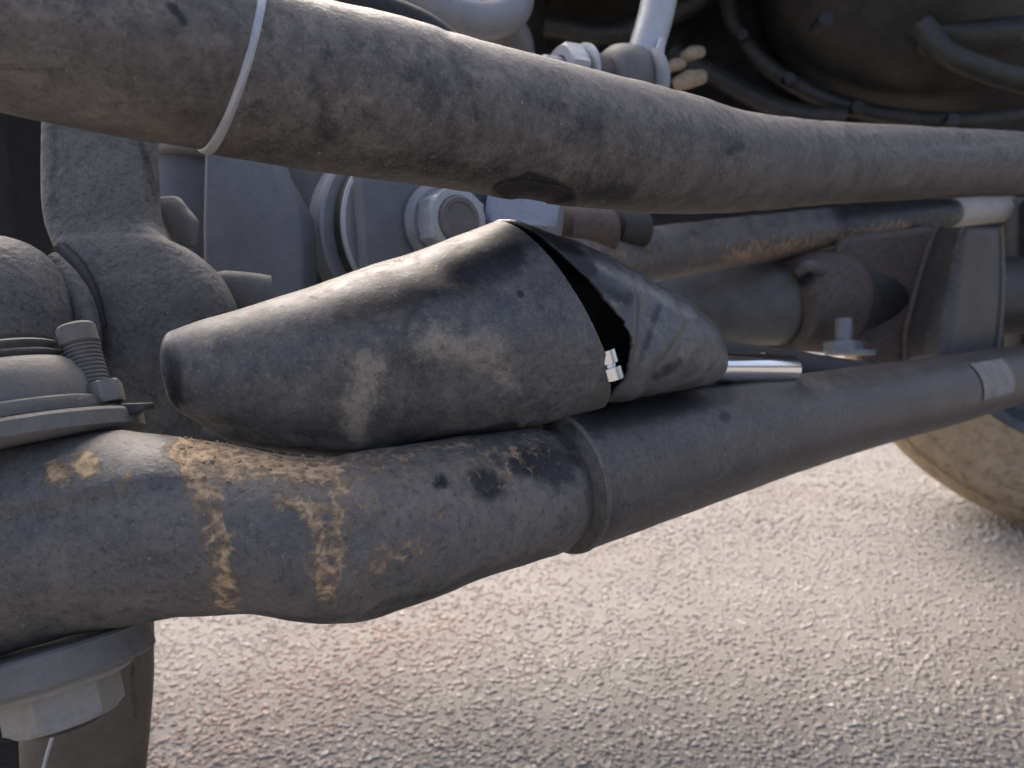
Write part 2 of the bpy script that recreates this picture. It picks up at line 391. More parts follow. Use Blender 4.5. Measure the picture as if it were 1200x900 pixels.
G = mesh_obj('ground', [(-60, -60, 0), (60, -60, 0), (60, 60, 0), (-60, 60, 0)], [(0, 1, 2, 3)], ground_material(), None, smooth=False)
tag(G, kind='structure')
def make_pebbles():
    t = (1+5**.5)/2
    iv = np.array([(-1, t, 0), (1, t, 0), (-1, -t, 0), (1, -t, 0), (0, -1, t), (0, 1, t), (0, -1, -t), (0, 1, -t), (t, 0, -1), (t, 0, 1), (-t, 0, -1), (-t, 0, 1)])
    iv /= np.linalg.norm(iv[0]); nk = 12
    fc = np.array([(0, 11, 5), (0, 5, 1), (0, 1, 7), (0, 7, 10), (0, 10, 11), (1, 5, 9), (5, 11, 4), (11, 10, 2), (10, 7, 6), (7, 1, 8), (3, 9, 4), (3, 4, 2), (3, 2, 6), (3, 6, 8), (3, 8, 9), (4, 9, 5), (2, 4, 11), (6, 2, 10), (8, 6, 7), (9, 8, 1)])
    N = 105000
    # a wedge of road in front of and beside the wheel; denser close by
    y = 0.48 + 2.0*rng.random(N)**1.8
    x = (rng.random(N)-0.42)*(0.45+1.30*y)
    r = 0.0014 + 0.0026*rng.random(N)**2.5
    r *= np.where(y > 1.2, 1.25, 1.0)
    ang = rng.random(N)*6.283
    V = iv[None] * (1+0.28*(rng.random((N, nk, 1))-0.5))
    V = V*np.stack([r*(0.9+0.5*rng.random(N)), r*(0.75+0.3*rng.random(N)), r*(0.26+0.16*rng.random(N))], 1)[:, None, :]
    ca, sa = np.cos(ang)[:, None], np.sin(ang)[:, None]
    W = np.stack([V[..., 0]*ca-V[..., 1]*sa+x[:, None], V[..., 0]*sa+V[..., 1]*ca+y[:, None], V[..., 2]+(r*(-0.02+0.16*rng.random(N)))[:, None]], 2).reshape(-1, 3)
    Fc = (fc[None]+nk*np.arange(N)[:, None, None]).reshape(-1, 3)
    me = bpy.data.meshes.new('road_chippings'); me.vertices.add(len(W)); me.vertices.foreach_set('co', W.ravel())
    nf = len(Fc); me.loops.add(nf*3); me.loops.foreach_set('vertex_index', Fc.ravel().astype(np.int32))
    me.polygons.add(nf); me.polygons.foreach_set('loop_start', np.arange(0, nf*3, 3, dtype=np.int32)); me.polygons.foreach_set('use_smooth', np.ones(nf, bool))
    me.update(); me.validate()
    pal = np.array([(0.40, 0.38, 0.35), (0.48, 0.45, 0.41), (0.34, 0.31, 0.28), (0.30, 0.28, 0.265), (0.42, 0.345, 0.295), (0.58, 0.545, 0.49), (0.38, 0.30, 0.25), (0.22, 0.20, 0.185)])
    ci = rng.choice(8, N, p=[.24, .18, .16, .12, .10, .08, .07, .05]); pal = pal*0.6+pal.mean(1, keepdims=True)*0.4; pal = pal*0.85+pal.mean(0)*0.15
    cc = pal[ci]*(0.85+0.3*rng.random((N, 1)))*0.70
    lowf = np.sin(x*9+2.1*np.sin(y*7))*np.sin(y*11+1.7*np.sin(x*6+1)) + 0.6*np.sin(x*31+y*17)*np.sin(y*29-x*13)
    cc = cc*(1+0.14*lowf)[:, None]
    red = np.exp(-((x+0.16-(y-.85)*0.75)/0.13)**2)*np.exp(-((y-0.85)/0.3)**2)
    cc = cc*(1-red[:, None]*np.array([0.0, 0.22, 0.30]))
    a = me.color_attributes.new('tint', 'FLOAT_COLOR', 'POINT'); q = np.ones((N, nk, 4)); q[..., :3] = cc[:, None, :]
    a.data.foreach_set('color', q.ravel().astype(np.float32))
    me.materials.append(pebble_material())
    o = bpy.data.objects.new('road_chippings', me); COL.objects.link(o); o.parent = G
    tag(o, 'pale grey and buff stone chippings set in the worn road', kind='stuff')
make_pebbles()

# ------------------------------------------------------------------ dark underside of the vehicle (backdrop)
t = thing('underbody', (0.15, 0.97, 0.32), 'vehicle underbody behind the steering rods, coloured black for shade', 'underbody')
box('crossmember', (0.15, 1.03, 0.535), (1.7, 0.05, 0.43), m_blk, t, bev=0.012)
box('overhead_shade_panel', (0.15, 0.82, 0.76), (1.7, 0.40, 0.02), m_dark, t, bev=0.005)  # unseen panel added overhead to darken the background
box('frame_rail', (-0.36, 0.72, 0.50), (0.10, 0.44, 0.30), m_blk, t, bev=0.015)  # very black colour stands in for deep shade

# ------------------------------------------------------------------ upper steering rod
t = thing('drag_link', P(560, 140, 0.2), 'thick worn grey-black upper steering rod with pale crimped ring', 'steering rod')
def dl_disp(px, py, fr):
    # scooped recess on the underside and soft bend marks
    q = ((px-626)/40)**2 + ((py-(226+(px-626)*.1))/12)**2
    a = -0.0012*np.clip(1.12-q, 0, 1)**0.4*(q < 1.12)
    a += -0.0008*np.exp(-((px-545-(py-120)*0.25)/9)**2)*np.exp(-((py-90)/55)**2)
    a += -0.0016*np.exp(-((py-(172+(1000-px)*0.04))/9)**2)*np.clip((px-960)/120, 0, 1)
    return a*fr
rows = [(200, -58, 173, .160), (262, -36, 184, .166), (330, -10, 196, .172), (420, 14, 208, .181), (500, 35, 219, .192), (580, 57, 230, .205), (650, 75, 241, .219), (720, 93, 247, .236),
        (780, 108, 251, .255), (830, 124, 251, .276), (900, 137, 246, .318), (960, 143, 240, .355), (1050, 148, 235, .405), (1130, 152, 231, .448), (1260, 158, 225, .52)]
DS = vert_secs(rows)
loft('tube', near_secs(DS, np.linspace(.075, 1, 40), [1]*40), m_drag, t, n=300, m=150, lump=0.00035, lump_scale=50, disp=dl_disp, stain_shades=[
    (1, [(590, 226), (622, 222), (660, 233)], [8, 12, 9], 3.0), (1, [(600, 222), (655, 232)], 12, 1.3), (1, [(690, 225), (730, 232)], 16, 0.75), (1, [(675, 150), (700, 130)], 10, 0.5), (1, [(855, 178), (868, 170)], 5, 1.0),  # first two marks paint the recess's shade in black
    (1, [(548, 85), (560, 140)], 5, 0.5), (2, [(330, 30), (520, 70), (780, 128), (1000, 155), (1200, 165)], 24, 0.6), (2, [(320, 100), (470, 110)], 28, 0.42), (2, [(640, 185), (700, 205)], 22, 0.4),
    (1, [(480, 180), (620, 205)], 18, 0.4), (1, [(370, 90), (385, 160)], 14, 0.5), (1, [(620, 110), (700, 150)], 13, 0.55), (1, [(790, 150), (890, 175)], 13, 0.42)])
rows = [(-70, -134, 116, .150), (0, -110, 130, .154), (80, -86, 147, .1575), (150, -69, 161, .1595), (200, -58, 171.5, .160), (262, -37, 182.5, .166)]
loft('sleeve', vert_secs(rows), m_sleeve, t, n=120, m=140, lump=0.0003, lump_scale=45, stain_shades=[
    (2, [(0, 10), (90, 15), (200, 5)], 18, 0.7), (1, [(40, 45), (130, 70)], 6, 0.45), (1, [(60, 90), (230, 105)], 14, 0.35), (1, [(200, 5), (215, 25)], 5, 1.0), (2, [(195, 60), (260, 40)], 22, 0.4)])
K = near_secs(DS, [.0605, .0625, .0655, .0695, .0730, .0755], [.985, 1.008, 1.018, 1.020, 1.012, .985])
loft('crimp_ring', K, m_zincw, t, n=14, m=120, lump=0.0001)

# ------------------------------------------------------------------ lower steering rod
t = thing('tie_rod', P(420, 640, 0.2), 'black lower steering rod with flattened end and cracked orange mud', 'steering rod')
def tr_disp(px, py, fr):
    line = 602 - 0.165*px - 0.0001*px*px
    a = 0.0020*(1/(1+np.exp((py-line)/2.2)))*np.clip((235-px)/90, 0, 1)*(py > 490)
    line2 = 712 - 0.12*px
    a += -0.0012*(1/(1+np.exp(-(py-line2)/7.0)))*np.clip((200-px)/120, 0, 1)
    a += -0.0012*np.exp(-((px-300)/55)**2)*np.exp(-((py-720)/30)**2)
    return a*fr
rows = [(-110, 545, 815, .181, .8), (0, 529, 772, .184, .85), (90, 519, 746, .186, .9), (165, 513, 730, .187, .95), (225, 515, 720, .188, 1), (300, 528, 723, .189, 1), (350, 535, 728, .190, 1), (395, 536, 730, .191, 1), (440, 524, 720, .194, 1), (540, 509, 682, .209, 1), (600, 499, 664, .220, 1), (628, 494.5, 656, .2255, 1), (645, 496, 645, .229, 1), (675, 490, 632, .235, 1)]
mud = [(0, [(222, 524), (300, 540), (385, 552)], [20, 19, 17], 1.05), (0, [(385, 545), (480, 530), (560, 518)], [13, 9, 6], 0.62), (0, [(205, 530), (240, 575)], [9, 14], 1.0),
       (0, [(240, 575), (258, 640), (266, 700)], [17, 15, 15], 0.86), (0, [(338, 585), (368, 600), (378, 690)], [12, 12, 10], 0.85), (0, [(400, 570), (392, 650), (385, 700)], [13, 15, 9], 0.75), (0, [(262, 560), (280, 560)], 10, 0.8),
       (0, [(66, 553)], 11, 1.5), (0, [(99, 545)], 12, 1.4), (0, [(148, 558)], 7, 0.7), (0, [(590, 560), (600, 525)], 12, 0.55), (0, [(440, 665), (480, 640)], 22, 0.48), (0, [(500, 605), (520, 605)], 10, 0.55), (0, [(400, 548), (560, 540), (630, 525)], 26, 0.42), (0, [(420, 600), (500, 640)], 34, 0.34), (2, [(420, 580), (600, 560)], 45, .75),
       (1, [(566, 562), (575, 572)], 16, 1.0), (1, [(515, 565)], 8, 1.0), (1, [(580, 540)], 8, 0.9), (1, [(612, 540), (650, 545)], [16, 22], 1.15), (1, [(420, 725), (640, 650)], 13, 0.55), (1, [(180, 725), (400, 728)], 9, 0.6),  # black spots, and black strips along the lower edge
       (2, [(400, 560), (560, 560), (620, 600)], 45, 0.5), (2, [(100, 640), (40, 700)], 40, 0.32), (2, [(180, 600), (160, 690)], 30, 0.3)]
rod_end, TV, TS = loft('rod_end', vert_secs(rows), m_tie, t, n=330, m=190, lump=0.0004, lump_scale=45, disp=tr_disp, stain_shades=mud, full=True)
rows = [(650, 479, 652, .2282), (665, 476, 648.5, .2310), (680, 473, 644, .2345), (800, 453, 600, .271), (900, 441, 563, .312), (1000, 429, 530, .369), (1100, 416.5, 502, .442), (1200, 403, 471, .555), (1290, 391, 447, .68)]
tie_tube, QV, _ = loft('tube', vert_secs(rows), m_tie2, t, full=True, n=200, m=120, lump=0.00015, lump_scale=50, stain_shades=[
    (1, [(700, 485), (760, 475), (850, 462)], [26, 20, 12], 1.0), (1, [(850, 488)], 6, 1.3), (0, [(700, 540)], 16, 0.3), (2, [(850, 520), (1000, 470), (1150, 440)], [30, 26, 18], 0.35)])  # first black mark paints the shield's shadow on the tube crown
loft('collar_rim', near_secs(vert_secs(rows), [.0, .002, .006, .010, .013], [1.0, 1.022, 1.03, 1.022, .99]), m_tie, t, n=14, m=110, lump=0.0001, stain_shades=[(2, [(672, 520), (690, 590)], 9, 0.9), (0, [(665, 510), (678, 550)], 8, .5)])
# mud crumbs lodged on the crown of the rod
def crumbs(parent, VV, idx, n, r0, r1, name, mat, label):
    V = []; Fc = []
    base = np.array([(1, 0, 0), (-1, 0, 0), (0, 1, 0), (0, -1, 0), (0, 0, 1), (0, 0, -1)], float)
    tri = [(0, 2, 4), (2, 1, 4), (1, 3, 4), (3, 0, 4), (2, 0, 5), (1, 2, 5), (3, 1, 5), (0, 3, 5)]
    for i in rng.choice(idx, n):
        r = r0+(r1-r0)*rng.random()**3; k = len(V)
        for q in base*(0.7+0.6*rng.random((6, 1))): V.append(VV[i]+q*r)
        Fc += [(a+k, b+k, c+k) for a, b, c in tri]
    o = mesh_obj(name, V, Fc, mat, parent); tag(o, label, kind='stuff'); return o
px, py, pz = proj(TV)
m_mud = grime('dried_orange_mud', (0.26, 0.175, 0.10), (0.38, 0.275, 0.17), dust=(0.42, 0.37, 0.25), amt=0.4, rough=0.9, speck=0.2, scratch=0)
idx = np.where((TS[:, 0] > 0.7) & (py < 548) & (px > 200) & (px < 420))[0]
crumbs(rod_end, TV, idx, 220, 0.0002, 0.0008, 'mud_crumbs', m_mud, 'loose orange mud crumbs along the crown of the rod')
idx = np.where((TS[:, 0] > 0.66) & (py > 540))[0]
crumbs(rod_end, TV, idx, 70, 0.0002, 0.0006, 'mud_flecks', m_mud, 'orange mud flecks drying in streaks down the rod')
# worn paper label on the far end of the rod
m_ = 120; qx, qy, qz = proj(QV); n_ = 200
cn_ = QV[:n_*m_].reshape(n_, m_, 3).mean(1, keepdims=True); g = QV[:n_*m_].reshape(n_, m_, 3); outw = (g-cn_)/np.linalg.norm(g-cn_, axis=-1, keepdims=True)
near = np.sin(np.arange(m_)/m_*2*math.pi) > 0.1
ii = [i for i in range(n_) if 1149 < qx[i*m_+m_//4] < 1190]
jj = [j for j in range(m_) if 0.28 < (j/m_*2) < 0.64]
V = [g[i, j]+outw[i, j]*0.0006 for i in ii for j in jj]; nj = len(jj)
Fc = [(a*nj+b, a*nj+b+1, (a+1)*nj+b+1, (a+1)*nj+b) for a in range(len(ii)-1) for b in range(nj-1)]
solid(mesh_obj('paper_label', V, Fc, m_sticker, tie_tube), 0.0004, 0)

# ------------------------------------------------------------------ damper with torn shield
t = thing('steering_damper', P(520, 470, 0.23), 'dented black plastic damper shield torn open over a chrome shaft', 'steering damper')
ls = [(198, 393, 212, 482, .2070, .9), (200, 389.5, 215, 486, .2070, .92), (206, 387, 222, 491, .2072, .92), (262, 369, 285, 523, .2085, .92), (380, 331, 418, 537, .213, .95), (480, 297, 528, 517, .2175, 1.0), (530, 279, 612, 499, .2210, .92), (575, 263, 708, 474, .2275, 0.72)]
def sh_disp(px, py, fr):
    a = -0.0016*np.exp(-(((px-560)*0.95+(py-330)*0.35)/70)**2-((-(px-560)*0.35+(py-330)*0.95)/22)**2)
    a += 0.0010*np.exp(-((px-470)/120)**2-((py-400)/30)**2)
    a += -0.0012*np.exp(-((px-560)/70)**2-((py-445)/22)**2)
    a += 0.0009*np.exp(-((py-(505-(px-560)*0.17))/7)**2)*np.clip((px-500)/90, 0, 1)
    a += -0.0016*np.exp(-((py-(492+(px-225)*0.33))/9)**2)*np.exp(-((px-265)/45)**2)
    return a*fr
def s1_left(th):
    return 1.0 - 0.002 + 0.002*np.sin(th*9)*np.sin(th*3+1) - 0.0012*np.abs(np.sin(th*31+0.7))
sh_st = [(2, [(505, 400), (575, 415)], [26, 22], 0.85), (2, [(435, 430), (415, 480), (420, 520)], [24, 20, 13], 0.85), (2, [(590, 440)], 20, 0.7), (2, [(225, 482), (290, 515), (440, 525)], 12, 0.6), (2, [(230, 385), (400, 335), (560, 278)], 14, 0.45),  # dust patches; the pale strip along the top paints in sheen
         (1, [(400, 365), (470, 345), (560, 315), (600, 300)], [14, 18, 22, 16], 0.95), (1, [(360, 350), (398, 352)], 6, 0.6), (1, [(365, 350)], 2.5, 2), (1, [(464, 305)], 2.5, 2), (1, [(610, 345)], 3, 1.6), (1, [(300, 528), (440, 535), (600, 500)], 7, 1.0), (1, [(330, 470), (330, 430)], 16, 0.35), (1, [(200, 410), (207, 470)], 8, 1.1), (2, [(245, 400), (250, 430)], 8, .45)]  # black band paints the sheen's dark side; left end painted as shade
o = loft('shield', ls, m_shield, t, n=260, m=220, cap=(False, False), lump=0.0005, lump_scale=30, disp=sh_disp, stain_shades=sh_st, s1=s1_left)
solid(o, 0.0014)
lathe('end_plug', P(214, 438, .2085), P(300, 424, .2095)-P(214, 438, .2085), [(0, .006), (.0008, .0088), (.012, .0115)], m_blk, t, m=40)
rs = [(573, 264.5, 707, 471, .2276, .71), (640, 285, 738, 467, .2340, .76), (700, 311, 770, 462, .2420, .80), (760, 338, 800, 457, .2515, .86), (808, 364, 822, 452, .2605, .82), (832, 390, 834, 447, .2665, .8), (838, 402, 838.5, 442, .2685, .75), (839, 412, 839.5, 434, .2692, .7)]
def s0_right(th):
    # the open tear: widest at mid height on the near side
    q = np.mod(th, 2*math.pi); a, b = math.radians(61), math.radians(160)
    f = np.clip((q-a)/(b-a), 0, 1); g = np.where((q > a) & (q < b), np.sin(math.pi*f**1.15)**0.8, 0)
    return 0.004 + 0.118*g + 0.006*np.sin(th*17+2)*g + 0.005*np.sin(th*41)*g + 0.004*np.sin(th*67+1)*g
def fl_disp(px, py, fr):
    x0 = 742 - 0.14*(py-345)
    a = 0.0020*np.exp(-((px-x0)/10)**2)*np.exp(-((py-395)/50)**2)
    a += -0.0022*np.exp(-((px-x0-26)/16)**2)*np.exp(-((py-375)/45)**2)
    a += 0.0014*np.exp(-(((px-770)*0.8+(py-420)*0.6)/9)**2)*np.exp(-((px-770)/40)**2)
    a += -0.0012*np.exp(-(((px-790)*0.8+(py-405)*0.6)/9)**2)*np.exp(-((px-790)/40)**2)
    a += -0.0012*np.exp(-(((px-680)*0.6-(py-315)*0.8)/10)**2)*np.exp(-((px-680)/35)**2)
    return a*fr
o = loft('torn_flap', rs, m_flap, t, n=170, m=200, cap=(False, True), lump=0.0007, lump_scale=70, disp=fl_disp, s0=s0_right, stain_shades=[  # black at tuck and folds paints shade; pale streaks paint sheen
    (1, [(625, 277), (660, 292), (690, 318)], [12, 15, 9], 1.15), (1, [(668, 315), (700, 335), (735, 350)], [6, 7, 9], .8), (1, [(752, 420), (765, 380), (772, 360)], 5, .7), (1, [(768, 442), (795, 425)], 5, 0.8), (2, [(722, 350), (714, 420), (716, 445)], 9, 0.75), (2, [(770, 385), (805, 410)], 22, 0.5), (2, [(700, 312), (760, 340), (810, 370)], 6, 0.8), (1, [(832, 400), (834, 440)], 9, 0.35)])
solid(o, 0.0012)
def rodp(name, a, b, r, mat, parent, prof=None, m=40):
    L = np.linalg.norm(b-a); return lathe(name, a, b-a, prof(L) if prof else [(0, r*.96), (0.0006, r), (L-.0006, r), (L, r*.96)], mat, parent, m=m)
rodp('shaft', P(640, 428, .232), P(925, 432, .315), 0.0056, m_chrome, t)
rodp('shaft_collar', P(893, 431.6, .3057), P(899, 431.8, .3075), 0.0061, m_chrome, t)
rodp('shaft_glint_piece', P(709, 408, .2135), P(719, 446, .2150), 0.0038, m_chrome, t, lambda L: [(0, .0012), (.0005, .0026), (L*.45, .0026), (L*.5, .0017), (L*.55, .0017), (L*.58, .0030), (L*.95, .0030), (L, .0022)])  # chrome piece added to give the shaft's glint inside the tear
loft('damper_sleeve', vert_secs([(812, 392, 440, .335), (840, 397, 445, .342), (920, 409, 455, .362), (1015, 424, 466, .386)]), m_blk, t, n=40, m=48)

# ------------------------------------------------------------------ steering knuckle casting
t = thing('steering_knuckle', P(150, 520, .27), 'rough grey cast knuckle arm standing behind the boot', 'knuckle')
loft('arm', [(58, 90, 180, 90, .275, .6), (58, 150, 180, 150, .272, .6), (57, 205, 181, 205, .270, .6), (58, 245, 183, 245, .268, .6), (62, 272, 190, 272, .267, .6), (68, 288, 206, 288, .266, .6), (76, 303, 236, 303, .265, .6), (86, 326, 258, 326, .264, .6), (98, 366, 273, 366, .262, .6), (115, 420, 270, 420, .261, .6), (138, 480, 240, 480, .260, .6), (160, 545, 224, 545, .259, .6)],
     m_cast, t, n=150, m=110, lump=0.00035, lump_scale=28, power=3.4, stain_shades=[(2, [(90, 170), (120, 300), (170, 350)], [30, 45, 45], 0.35), (1, [(165, 160), (182, 230)], 8, .6), (1, [(64, 150), (62, 260)], 7, .5), (1, [(150, 400), (190, 500)], 25, .3)])
loft('lug', [(187, 236, 213, 234, .285, .8), (188, 250, 222, 246, .284, .8), (196, 270, 231, 262, .284, .8), (206, 290, 229, 289, .284, .8)], m_boot, t, n=30, m=40, power=3.5)
loft('boss', [(262, 328, 262, 360, .283, 1), (266, 318, 268, 372, .282, 1), (292, 320, 296, 372, .283, 1), (318, 324, 324, 372, .285, 1)], m_boot, t, n=30, m=48, power=3.0)

t = thing('ball_joint', P(5, 430, .235), 'dark rough domed joint cover with curved rim at the left', 'ball joint')
c = P(-6, 354, .238); prof = []
for i in range(17):
    a = math.pi/2*i/16; prof.append((0.0255*math.sin(a), 0.0225*math.cos(a)+1e-5))
lathe('dome', c-np.array([0, 0, .006]), np.array([0.0, -0.05, 1]), [(-.022, .0225)]+prof, m_cast, t, m=72)
tube('rim', [P(62, 300, .245), P(80, 325, .243), P(95, 352, .242), P(104, 385, .242), P(106, 410, .243)], .0028, m_cast, t, m=16, radii=[.0016, .0030, .0034, .0034, .003])
tube('inner_rim', [P(70, 292, .252), P(92, 315, .250), P(108, 348, .248), P(117, 385, .248)], .0026, m_blk, t, m=16)

# ------------------------------------------------------------------ stud joint of the rod end: boot above, nut below
A = P(14, 520, .193); B = P(74, 812, .189); ax = unit(A-B)
t = thing('ball_stud', B, 'dusty grey ball stud with ribbed boot above and flanged nut below the rod', 'ball stud')
s = .193/F
prof = [(0.0*s, 140*s), (4*s, 148*s), (20*s, 148*s), (24*s, 145*s), (26*s, 116*s)]
lathe('seat_disc', P(13, 534, .193), ax, prof, m_boot, t, m=90)
prof = [(0, 112*s), (3*s, 119*s), (10*s, 121*s), (17*s, 119*s), (20*s, 112*s)]
lathe('boot_lip', P(11, 508, .193), ax, prof, m_boot, t, m=90, sharp=40)
prof = [(0, 109*s), (14*s, 109*s), (32*s, 105*s), (50*s, 95*s), (58*s, 82*s), (60*s, 66*s)]
lathe('boot', P(8, 493, .193), ax, prof, m_boot, t, m=90, sharp=60)
prof = []
for i in range(25):
    prof.append((i*1.45*s, (66+5*math.sin(i/24*math.pi*6))*s-(i/24)*6*s))
lathe('bellows_collar', P(2, 440, .193), ax, prof, m_boot, t, m=72, sharp=60)
px_ = lambda n_: n_*.189/F
lathe('flange', P(62, 752, .189), -ax, [(0, px_(100)), (px_(3), px_(104)), (px_(34), px_(106)), (px_(38), px_(102)), (px_(40), px_(90))], m_boot, t, m=90)
lathe('washer', P(67, 788, .189), -ax, [(0, px_(82)), (px_(8), px_(84)), (px_(14), px_(76))], m_nut, t, m=72)
hexnut('nut', P(69, 796, .189), -ax, px_(64), px_(48), m_nut, t, rot=0.42)
lathe('stud', P(69, 796, .189), -ax, [(0, px_(40)), (px_(52), px_(40)), (px_(56), px_(34))], m_dark, t, m=32)

# threaded bolt beside the boot
t = thing('threaded_bolt', P(120, 480, .215), 'small fine-threaded bolt with dark nut beside the boot', 'bolt')
a, b = P(88, 382, .197), P(112, 470, .195); L = np.linalg.norm(b-a); r = 21*.197/F
lathe('shank', a, b-a, [(0, r*.9), (.0006, r*1.02), (L*.24, r*1.02), (L*.27, r*.8)], m_boot, t, m=40)
prof = []
for i in range(14):
    q = L*(.27+.053*i); prof += [(q, r*.88), (q+L*.020, r*1.0), (q+L*.032, r*1.0), (q+L*.050, r*.88)]
lathe('thread', a, b-a, prof, m_axle, t, m=40, sharp=25)
hexnut('nut', P(119, 449, .194), b-a, 22*.194/F, 26*.194/F, m_axle, t, rot=.2)
plate('tab', [(112, 474), (168, 472), (170, 480), (150, 487), (112, 486)], .192, .006, m_dark, t, bev=.0005)

# ------------------------------------------------------------------ mid cluster between the rods
t = thing('axle_bracket', P(300, 380, .33), 'blue-grey chamfered axle bracket plate behind the knuckle', 'bracket')
plate('side_plate', [(240, 120), (300, 140), (322, 200), (350, 252), (353, 300), (353, 420), (238, 420), (236, 260)], .318, .012, m_plate, t, bev=.002, skew=(.004, 0))
plate('back_plate', [(300, 120), (420, 120), (420, 420), (300, 420)], .345, .01, m_axle, t, bev=.002)
loft('round_post', [(176, 168, 256, 168, .355, 1), (178, 250, 254, 250, .355, 1), (180, 420, 252, 420, .355, 1)], m_plate, t, n=20, m=40)
loft('lower_beam', vert_secs([(120, 475, 600, .33), (400, 480, 600, .35), (720, 455, 560, .40), (960, 425, 490, .47)]), m_dark, t, n=20, m=40)  # dark filler added to block bright gaps below the shield
loft('post_cap', [(180, 160, 246, 160, .346, 1), (176, 166, 250, 166, .346, 1), (176, 178, 250, 178, .346, 1), (182, 184, 246, 184, .346, 1)], m_zinc, t, n=16, m=40)

ax_n = unit(np.array([0.62, -0.80, 0.10])); cn = P(522, 262, .330)
t = thing('bushing_stack', P(430, 330, .34), 'pale bushing washers and bolted clevis plate behind the shield', 'bushing')
def disc(name, t0, t1, r, mat):
    w_ = t1-t0; e = min(.0012, w_*.3)
    return lathe(name, cn-ax_n*t1, ax_n, [(0, r*.5), (0, r-e), (e, r), (w_-e, r), (w_, r-e), (w_, r*.5)], mat, t, m=96)
disc('outer_ring', .046, .062, .0405, m_axle)
disc('washer', .028, .042, .0415, m_zinc)
disc('rubber', .0205, .028, .0365, m_dark)
disc('thin_washer', .0170, .0205, .0372, m_zincw)
ln = unit(np.cross(ax_n, np.array([0, 0, 1.]))); ln = ln if ln[0] < 0 else -ln; un = np.cross(ln, ax_n); un = un if un[2] > 0 else -un
V = []
for a1 in (.034, -.03):
    for b1 in (.045, -.045):
        for c1 in (-.0048, -.0130): V.append(cn+ln*a1+un*b1+ax_n*c1)
bevel(mesh_obj('clevis', V, [(0, 1, 3, 2), (4, 6, 7, 5), (0, 4, 5, 1), (2, 3, 7, 6), (0, 2, 6, 4), (1, 5, 7, 3)], m_plate, t, sharp=40), .0012, 3)

t = thing('flange_nut', P(520, 300, .33), 'pale zinc flange nut on a rusty bolt end behind the shield', 'nut')
c = cn
lathe('flange', c-ax_n*.0048, ax_n, [(0, .0165), (.0006, .0173), (.0022, .0173), (.0048, .0150)], m_zinc, t, m=64)
hexnut('hexagon', c, ax_n, .0150, .0100, m_zincw, t, rot=.18, hole=.66)
lathe('bolt_end', c, ax_n, [(0, .0096), (.0103, .0096), (.0115, .0088), (.0115, .0070), (.0110, .0066)], m_axle, t, m=40)

t = thing('hex_coupling', P(620, 275, .345), 'bluish zinc hexagonal coupling beside a copper-brown spacer', 'coupling')
ax_h = unit(P(720, 262, .385)-P(600, 250, .35))
hexnut('hexagon', P(576, 256, .352), np.array([.985, -.12, -.10]), .0215, .030, m_bluez, t, rot=-.22, hole=.05)
lathe('copper_spacer', P(650, 268, .375), ax_h, [(0, .011), (.001, .0125), (.030, .0125), (.031, .010)], m_copper, t, m=48)
lathe('dark_spacer', P(715, 266, .40), ax_h, [(0, .008), (.001, .010), (.02, .010)], m_dark, t, m=40)

# ------------------------------------------------------------------ rods and axle on the right
t = thing('track_bar', P(900, 290, .6), 'thin muddy grey bar with white tape band running behind upper rod', 'track bar')
rows = [(620, 284, 372, .335), (700, 272, 346, .40), (800, 261, 324, .47), (900, 250.5, 306, .56), (1000, 240.5, 286, .65), (1100, 233.5, 267.5, .75), (1200, 230, 256, .85), (1300, 227, 248, .92)]
pb = loft('bar', vert_secs(rows), m_track, t, n=120, m=60, lump=.0004, lump_scale=30, stain_shades=[(0, [(860, 300), (970, 280), (1060, 262)], [12, 9, 5], .75), (1, [(990, 250), (1110, 240)], [16, 14], .9), (1, [(760, 295), (820, 270)], 10, .4), (0, [(700, 290), (740, 300)], 8, .4)])
loft('tape_band', vert_secs([(1112, 231.5, 267, .762), (1122, 231, 266, .772), (1170, 229.6, 260.5, .82), (1180, 229.4, 259, .83)]), m_white, pb, n=20, m=50)

t = thing('axle_tube', P(850, 420, .6), 'dusty grey axle tube ending at a rust-streaked clamp', 'axle')
loft('tube', vert_secs([(640, 315, 412, .56), (740, 312, 408, .575), (830, 309, 406, .59), (917, 307, 404, .60)]), m_axle, t, n=50, m=70, lump=.0006, lump_scale=20)
pc = loft('clamp', vert_secs([(917, 304, 408, .593), (922, 298, 412, .594), (950, 296, 413, .598), (976, 296, 414, .602), (984, 302, 410, .604)]), m_rust, t, n=40, m=70, lump=.001, lump_scale=35,
     stain_shades=[(2, [(925, 310), (930, 400)], 12, .7), (2, [(975, 320), (980, 395)], 8, .5), (1, [(945, 325)], 9, 1.0)])
tube('clamp_ear', [P(935, 318, .565), P(948, 312, .56), P(962, 318, .565)], .0045, m_axle, pc, m=14)
loft('far_tube', vert_secs([(984, 306, 404, .604), (1080, 303, 398, .63), (1300, 300, 385, .75)]), m_dark, t, n=20, m=48)

t = thing('small_bolt', P(985, 412, .55), 'small pale bolt standing beside the axle clamp', 'bolt')
lathe('shank', P(989, 412, .55), CU, [(0, .0055), (.018, .0055), (.0225, .0052)], m_zinc, t, m=24)
hexnut('nut', P(988, 412, .55), CU, .0125, .007, m_zinc, t, rot=.3)
lathe('washer', P(996, 416, .545), CU, [(0, .015), (.0005, .016), (.003, .016)], m_zinc, t, m=32)

